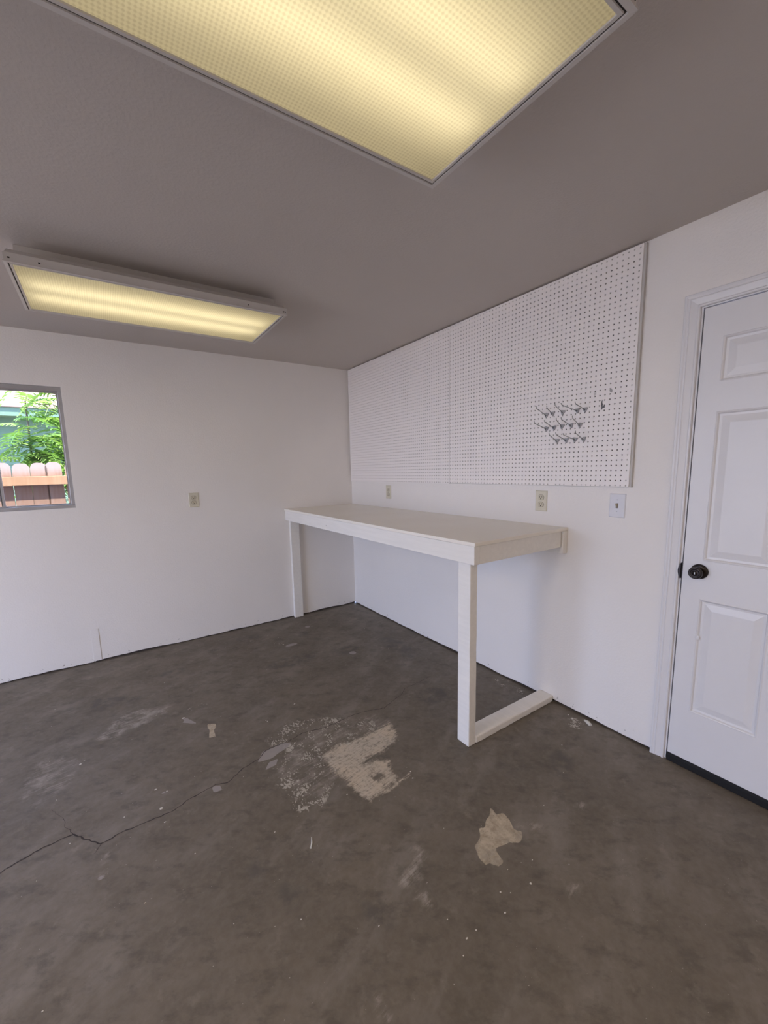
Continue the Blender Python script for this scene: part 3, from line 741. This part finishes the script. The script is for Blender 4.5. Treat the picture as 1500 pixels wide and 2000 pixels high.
# ------------------------------------------------------------------ outlets and switch
def plate(name, c, nrm, w, h, mat, mname='cover_plate', tilt=0.0):
    """returns the empty and a function mapping plate coordinates (u right, v up, d out) to world"""
    nrm = Vector(nrm); zz = Vector((0, 0, 1)); uu = zz.cross(nrm)
    if tilt:
        rm = Matrix.Rotation(tilt, 3, nrm); zz = rm @ zz; uu = rm @ uu
    c = Vector(c)
    return lambda u, v, d: tuple(c + uu * u + zz * v + nrm * d)
def pbox(bm, f, u0, u1, v0, v1, d0, d1, bev=0.0):
    a = [bm.verts.new(f(u, v, d0)) for u, v in ((u0, v0), (u1, v0), (u1, v1), (u0, v1))]
    b = [bm.verts.new(f(u, v, d1 if not bev else d1 - bev)) for u, v in ((u0, v0), (u1, v0), (u1, v1), (u0, v1))]
    rows = [a, b]
    if bev: rows.append([bm.verts.new(f(u, v, d1)) for u, v in ((u0 + bev, v0 + bev), (u1 - bev, v0 + bev), (u1 - bev, v1 - bev), (u0 + bev, v1 - bev))])
    bm.faces.new(rows[0]); bm.faces.new(rows[-1])
    for p, q in zip(rows, rows[1:]):
        for k in range(4): bm.faces.new((p[k], p[(k + 1) % 4], q[(k + 1) % 4], q[k]))
def outlet(c, nrm, label):
    f = plate('', c, nrm, 0, 0, None)
    e = empty('wall_outlet', c, label=label, cat='outlet', group='duplex wall outlets')
    bm = bmesh.new(); pbox(bm, f, -0.039, 0.039, -0.061, 0.061, 0.0002, 0.0065, 0.0035); fin('cover_plate', bm, M_ivory, e)
    for s in (1, -1):
        bm = bmesh.new(); o = []
        for i in range(24):
            a = 2 * math.pi * i / 24; o.append((0.0185 * math.cos(a), max(-0.0145, min(0.0145, 0.0185 * math.sin(a)))))
        A = [bm.verts.new(f(u, v + s * 0.021, 0.0060)) for u, v in o]; B = [bm.verts.new(f(u, v + s * 0.021, 0.0085)) for u, v in o]; C2 = [bm.verts.new(f(u * .94, v * .94 + s * 0.021, 0.0090)) for u, v in o]
        for p, q in ((A, B), (B, C2)):
            for k in range(24): bm.faces.new((p[k], p[(k + 1) % 24], q[(k + 1) % 24], q[k]))
        bm.faces.new(C2); rc = fin('receptacle', bm, M_ivory2, e)
        bm = bmesh.new()
        pbox(bm, f, -0.0085, -0.0055, s * 0.021 - 0.001, s * 0.021 + 0.0085, 0.0080, 0.0093); pbox(bm, f, 0.0055, 0.0085, s * 0.021 + 0.000, s * 0.021 + 0.0085, 0.0080, 0.0093)
        lathe(bm, f(0, s * 0.021 - 0.0075, 0.0080), nrm, [(0, 0.0033), (0.0013, 0.0033), (0.0013, 0)], 10)
        fin('slot', bm, M_slot, rc)
        # dark shadow gap round the face
        bm = bmesh.new(); A = [bm.verts.new(f(u * 1.07, v * 1.09 + s * 0.021, 0.0066)) for u, v in o]; bm.faces.new(A); Bv = [bm.verts.new(f(u * 1.07, v * 1.09 + s * 0.021, 0.0062)) for u, v in o]
        for k in range(24): bm.faces.new((A[k], A[(k + 1) % 24], Bv[(k + 1) % 24], Bv[k]))
        fin('gap', bm, M_slot, rc)
    bm = bmesh.new(); lathe(bm, f(0, 0, 0.006), nrm, [(0, 0.0035), (0.0012, 0.003), (0.0014, 0)], 10); fin('screw', bm, M_ivory, e)
outlet((-1.563, 0, 1.229), (0, -1, 0), 'ivory duplex outlet alone on the window wall')
outlet((0, -0.674, 1.239), (-1, 0, 0), 'ivory duplex outlet under the pegboard nearest the room corner')
outlet((0, -2.256, 1.238), (-1, 0, 0), 'ivory duplex outlet under the pegboard next to the light switch')
f = plate('', (0, -2.694, 1.236), (-1, 0, 0), 0, 0, None, tilt=R(-0.6))
e = empty('light_switch', (0, -2.694, 1.236), label='white toggle light switch below the right end of the pegboard', cat='light switch')
bm = bmesh.new(); pbox(bm, f, -0.039, 0.039, -0.061, 0.061, 0.0002, 0.0065, 0.0035); fin('cover_plate', bm, M_wplast, e)
bm = bmesh.new(); pbox(bm, f, -0.0058, 0.0058, -0.0125, 0.0125, 0.0060, 0.0068); fin('toggle_slot', bm, M_slot, e)
bm = bmesh.new()
A = [bm.verts.new(f(u, v, 0.0069)) for u, v in ((-0.0045, -0.010), (0.0045, -0.010), (0.0045, 0.008), (-0.0045, 0.008))]; B = [bm.verts.new(f(u, v, d)) for u, v, d in ((-0.0035, 0.004, 0.017), (0.0035, 0.004, 0.017), (0.0035, 0.013, 0.0185), (-0.0035, 0.013, 0.0185))]
bm.faces.new(A); bm.faces.new(B)
for k in range(4): bm.faces.new((A[k], A[(k + 1) % 4], B[(k + 1) % 4], B[k]))
fin('toggle', bm, M_toggle, e, label='tan toggle lever')
for s in (1, -1):
    bm = bmesh.new(); lathe(bm, f(0, s * 0.030, 0.0065), (-1, 0, 0), [(0, 0.0032), (0.001, 0.0028), (0.0013, 0)], 10); fin('screw', bm, M_screw, e)

# ------------------------------------------------------------------ fluorescent fixtures
LZ = 2.335
def fixture(x0, x1, y0, y1, label, watts=0):
    """2 x 4 ft surface fixture; x0<x1, y0<y1 are the outer edges of the lens frame"""
    e = empty('ceiling_light', ((x0 + x1) / 2, (y0 + y1) / 2, H), label=label, cat='ceiling light', group='two-by-four fluorescent ceiling fixtures')
    lip = LZ + 0.036
    def ringr(bm, ins, z, ix=None):
        ix = ins if ix is None else ix
        return [bm.verts.new(p) for p in ((x0 + ix, y0 + ins, z), (x1 - ix, y0 + ins, z), (x1 - ix, y1 - ins, z), (x0 + ix, y1 - ins, z))]
    def loft(bm, rs):
        for a, b in zip(rs, rs[1:]):
            for k in range(4): bm.faces.new((a[k], a[(k + 1) % 4], b[(k + 1) % 4], b[k]))
    # body: outer skin tapering to the ceiling, inner reflector
    bm = bmesh.new()
    r = [ringr(bm, 0.004, LZ + 0.004), ringr(bm, 0.002, lip), ringr(bm, 0.008, lip + 0.0015, 0.006), ringr(bm, 0.030, LZ + 0.060, 0.014), ringr(bm, 0.112, LZ + 0.078, 0.028), ringr(bm, 0.118, H - 0.0005, 0.03)]
    loft(bm, r); bm.faces.new(r[-1])
    r0 = r[0]; rim = ringr(bm, 0.0125, LZ + 0.004); loft(bm, [r0, rim])
    fin('housing', bm, M_enam, e)
    bm = bmesh.new()
    q = [ringr(bm, 0.013, LZ + 0.004), ringr(bm, 0.013, lip), ringr(bm, 0.036, LZ + 0.056, 0.02), ringr(bm, 0.118, LZ + 0.074, 0.034), ringr(bm, 0.125, H - 0.006, 0.036)]
    loft(bm, q); bm.faces.new(q[-1])
    fin('reflector', bm, M_enami, e)
    # hinged door frame holding the lens
    bm = bmesh.new()
    r = [ringr(bm, 0.0, LZ + 0.0035), ringr(bm, 0.0, LZ), ringr(bm, 0.013, LZ - 0.001), ringr(bm, 0.0145, LZ + 0.003), ringr(bm, 0.0175, LZ + 0.003), ringr(bm, 0.019, LZ - 0.0006), ringr(bm, 0.027, LZ - 0.0006), ringr(bm, 0.028, LZ + 0.003), ringr(bm, 0.014, LZ + 0.0038)]
    loft(bm, r + [r[0]])
    fin('lens_frame', bm, M_enam, e)
    bm = bmesh.new()
    r = [ringr(bm, 0.0135, LZ + 0.0022), ringr(bm, 0.0185, LZ + 0.0022), ringr(bm, 0.0185, LZ + 0.0028), ringr(bm, 0.0135, LZ + 0.0028)]
    loft(bm, r + [r[0]]); fin('frame_gap', bm, M_slot, e)
    bm = bmesh.new(); rr = ringr(bm, 0.0275, LZ + 0.0028); bm.faces.new(rr)
    fin('lens', bm, M_lens, e, label='yellowed prismatic acrylic lens')
    ym = (y0 + y1) / 2
    for dy in (-0.075, 0.075):
        bm = bmesh.new(); tube(bm, [(x0 + 0.06, ym + dy, LZ + 0.062), (x1 - 0.06, ym + dy, LZ + 0.062)], 0.0155, 12)
        fin('fluorescent_tube', bm, M_tube, e, smooth=True)
        for xx in (x0 + 0.032, x1 - 0.058):
            bm = bmesh.new(); box(bm, xx, xx + 0.0255, ym + dy - 0.012, ym + dy + 0.012, LZ + 0.045, LZ + 0.085); fin('lamp_holder', bm, M_enami, e)
    bm = bmesh.new(); box(bm, x0 + 0.062, x1 - 0.062, ym - 0.045, ym + 0.045, LZ + 0.060, LZ + 0.0965)
    fin('ballast_cover', bm, M_enami, e, bevel=0.004)
    if watts:  # warm area light, only under the added fill fixtures
        ld = bpy.data.lights.new('added_fill_light', 'AREA'); ld.shape = 'RECTANGLE'; ld.size = x1 - x0 - 0.06; ld.size_y = y1 - y0 - 0.06
        ld.energy = watts; ld.color = (1.0, 0.80, 0.58)
        lo = bpy.data.objects.new('added_fill_light', ld); COL.objects.link(lo); lo.parent = e; lo.location = (0, 0, LZ - 0.004 - H)
    # small screw and knockout marks on the side
    for xx, w in ((x1 - 0.02, 0.004), (x1 - 0.010, 0.002), (x1 - 0.22, 0.002), (x0 + 0.12, 0.004), (x0 + 0.02, 0.004)):
        bm = bmesh.new(); box(bm, xx - w, xx + w, y0 + 0.001, y0 + 0.004, LZ + 0.014, LZ + 0.019); fin('knockout', bm, M_slot, e)
fixture(-2.447, -1.218, -1.415, -0.808, 'fluorescent ceiling light hanging near the window wall')
fixture(-2.447, -1.218, -3.262, -2.657, 'fluorescent ceiling light nearest the camera, with the big yellowed lens')

fixture(-5.30, -4.07, -3.262, -2.657, 'added fill fixture, out of view near the garage opening', FILL_A)  # made-up fixture, brightens the pegboard wall
fixture(-2.447, -1.218, -5.262, -4.657, 'added fill fixture, out of view behind the camera', FILL_B)  # made-up fixture, warm fill from behind the camera

# ------------------------------------------------------------------ outside
bm = bmesh.new(); box(bm, -30, RX0 - 0.14, -20, 12, -0.25, -0.03)
fin('driveway', bm, M_conc, kind='structure')
bm = bmesh.new(); box(bm, RX0 - 0.139, 14, 0.1405, 12, -0.25, -0.04)
fin('yard_ground', bm, M_dirt, kind='structure')
FY = 1.5
fence = empty('wooden_fence', (-2.8, FY, -0.04), label='weathered cedar dog-ear fence outside the window', cat='fence')
pw = 0.1372; pk = None
for i in range(-14, 18):
    xc = -2.8655 + i * pw
    if pk is None:
        bm = bmesh.new(); h = 1.600 + 0.04; w = 0.0665
        o = [(-w, 0), (w, 0), (w, h - 0.052), (w - 0.006, h - 0.032), (w - 0.018, h - 0.014), (w - 0.036, h - 0.003), (0, h), (-w + 0.036, h - 0.003), (-w + 0.018, h - 0.014), (-w + 0.006, h - 0.032), (-w, h - 0.052)]
        prism(bm, [(x, 0.0, z) for x, z in o], (0, 0.018, 0))
        bmesh.ops.recalc_face_normals(bm, faces=bm.faces)
        pk = bpy.data.meshes.new('picket'); bm.to_mesh(pk); bm.free(); pk.materials.append(M_picket)
    o = bpy.data.objects.new('picket', pk); COL.objects.link(o); o.parent = fence
    o.location = (xc + 2.8, 0, random.uniform(-0.012, 0.004)); o.rotation_euler = (0, R(random.uniform(-0.5, 0.5)), 0)
for z0, z1 in ((1.376, 1.462), (0.3, 0.389)):
    bm = bmesh.new(); box(bm, -5.0, -0.5, FY - 0.052, FY - 0.003, z0, z1); fin('rail', bm, M_rail, fence, bevel=0.003)
for xx in (-4.3, -1.9):
    bm = bmesh.new(); box(bm, xx, xx + 0.09, FY + 0.0225, FY + 0.112, -0.04, 1.52); fin('post', bm, M_rail, fence, bevel=0.004)

# neighbour's house
hs = empty('neighbour_house', (-3, 6.4, -0.04), label='teal-sided house with a pale pink shingle roof beyond the fence', cat='house')
HY = 6.4; ez = 2.70
bm = bmesh.new(); box(bm, -9, 3, HY + 0.02, HY + 2.6, -0.04, 2.80); fin('house_wall', bm, M_teal, hs)
pl = None
for i in range(16):
    if pl is None:
        bm = bmesh.new(); prism(bm, [(-9, -0.022, 0), (-9, -0.004, 0.19), (-9, 0.014, 0.19), (-9, 0.014, 0)], (12, 0, 0)); bmesh.ops.recalc_face_normals(bm, faces=bm.faces)
        pl = bpy.data.meshes.new('siding_plank'); bm.to_mesh(pl); bm.free(); pl.transform(Matrix.Translation((3, 0, 0))); pl.materials.append(M_teal)
    o = bpy.data.objects.new('siding_plank', pl); COL.objects.link(o); o.parent = hs; o.location = (0, 0, 0.02 + i * 0.172)
bm = bmesh.new(); box(bm, -9.3, 3.3, HY - 0.43, HY - 0.40, ez - 0.155, ez - 0.005); fin('fascia', bm, M_teal, hs)
bm = bmesh.new(); box(bm, -9.2, 3.2, HY - 0.399, HY - 0.023, ez - 0.14, ez - 0.12); fin('soffit', bm, M_teal, hs)
bm = bmesh.new()
sl = 0.36
for i in range(22):      # overlapping shingle courses
    y = HY - 0.46 + i * 0.13; z = ez + i * 0.13 * sl
    prism(bm, [(-9.3, y, z - 0.004), (-9.3, y, z + 0.012), (-9.3, y + 0.16, z + 0.16 * sl + 0.002), (-9.3, y + 0.16, z + 0.16 * sl - 0.01)], (12.6, 0, 0))
fin('shingle_course', bm, M_shing, hs, kind='stuff')

# tree of heaven behind the fence
tree = empty('leafy_tree', (-2.2, 2.9, -0.04), label='bright green tree with feathery compound leaves behind the fence', cat='tree')
stems = []
bm = bmesh.new(); rt_ = random.Random(3)
for k in range(7):
    x = -2.9 + 0.28 * k; y = 2.1 + rt_.uniform(0, 1.0); p = [(x, y, -0.04)]
    for s_ in range(1, 8): p.append((p[-1][0] + rt_.uniform(-.07, .05), p[-1][1] + rt_.uniform(-.06, .05), s_ * rt_.uniform(.33, .43)))
    stems.append(p); tube(bm, p, [0.022 - 0.0022 * i for i in range(8)], 7)
fin('stem', bm, M_bark, tree)
fronds = []
for v in range(3):
    r = random.Random(20 + v); V = []; F = []; Lf = 0.52; nl = 13
    def rach(u): return Vector((Lf * u, 0, 0.10 * math.sin(u * 2.2) - 0.30 * u * u))
    for i in range(nl):
        u = 0.14 + 0.86 * i / (nl - 1)
        b = rach(u); ll = 0.125 * (1 - 0.55 * abs(u - 0.45)) * r.uniform(.85, 1.1); w = 0.017
        for sgn in (1, -1):
            d = Vector((0.42, sgn, -0.34 + r.uniform(-.15, .15))).normalized(); nrm = Vector((1, -0.42 * sgn, 0)).normalized()
            q = [b, b + d * ll * .3 + nrm * w, b + d * ll * .7 + nrm * w * .75, b + d * ll + Vector((0, 0, -0.012)), b + d * ll * .7 - nrm * w * .75, b + d * ll * .3 - nrm * w, b + d * ll * .5 + Vector((0, 0, -0.006))]
            n = len(V); V += [tuple(x) for x in q]
            F += [(n, n + 1, n + 6), (n + 1, n + 2, n + 6), (n + 2, n + 3, n + 6), (n + 3, n + 4, n + 6), (n + 4, n + 5, n + 6), (n + 5, n, n + 6)]
    for i in range(8):
        a, b = rach(i / 8), rach((i + 1) / 8); n = len(V); V += [(a.x, -.003, a.z), (a.x, .003, a.z), (b.x, .003, b.z), (b.x, -.003, b.z)]; F.append((n, n + 1, n + 2, n + 3))
    me = bpy.data.meshes.new('frond'); me.from_pydata(V, [], F); me.update(); me.materials.append(M_leaf); fronds.append(me)
rt_ = random.Random(5)
for i in range(330):
    st = rt_.choice(stems); kq = rt_.randint(3, 7) if rt_.random() < 0.45 else rt_.randint(3, 5); p = Vector(st[kq])
    p += Vector((rt_.uniform(-.1, .1), rt_.uniform(-.12, .12), rt_.uniform(-.15, .15)))
    if p.x < -2.7 and p.z > 2.05: p.z = rt_.uniform(1.45, 2.0)
    if p.z < 1.25: p.z = rt_.uniform(1.3, 2.3)
    o = bpy.data.objects.new('frond', fronds[i % 3]); COL.objects.link(o); o.parent = tree
    o.location = p - Vector(tree.location)
    o.rotation_euler = (R(rt_.uniform(-25, 25)), R(rt_.uniform(-40, 25)), R(rt_.uniform(150, 390)))
    s_ = rt_.uniform(0.65, 1.15); o.scale = (s_, s_, s_)
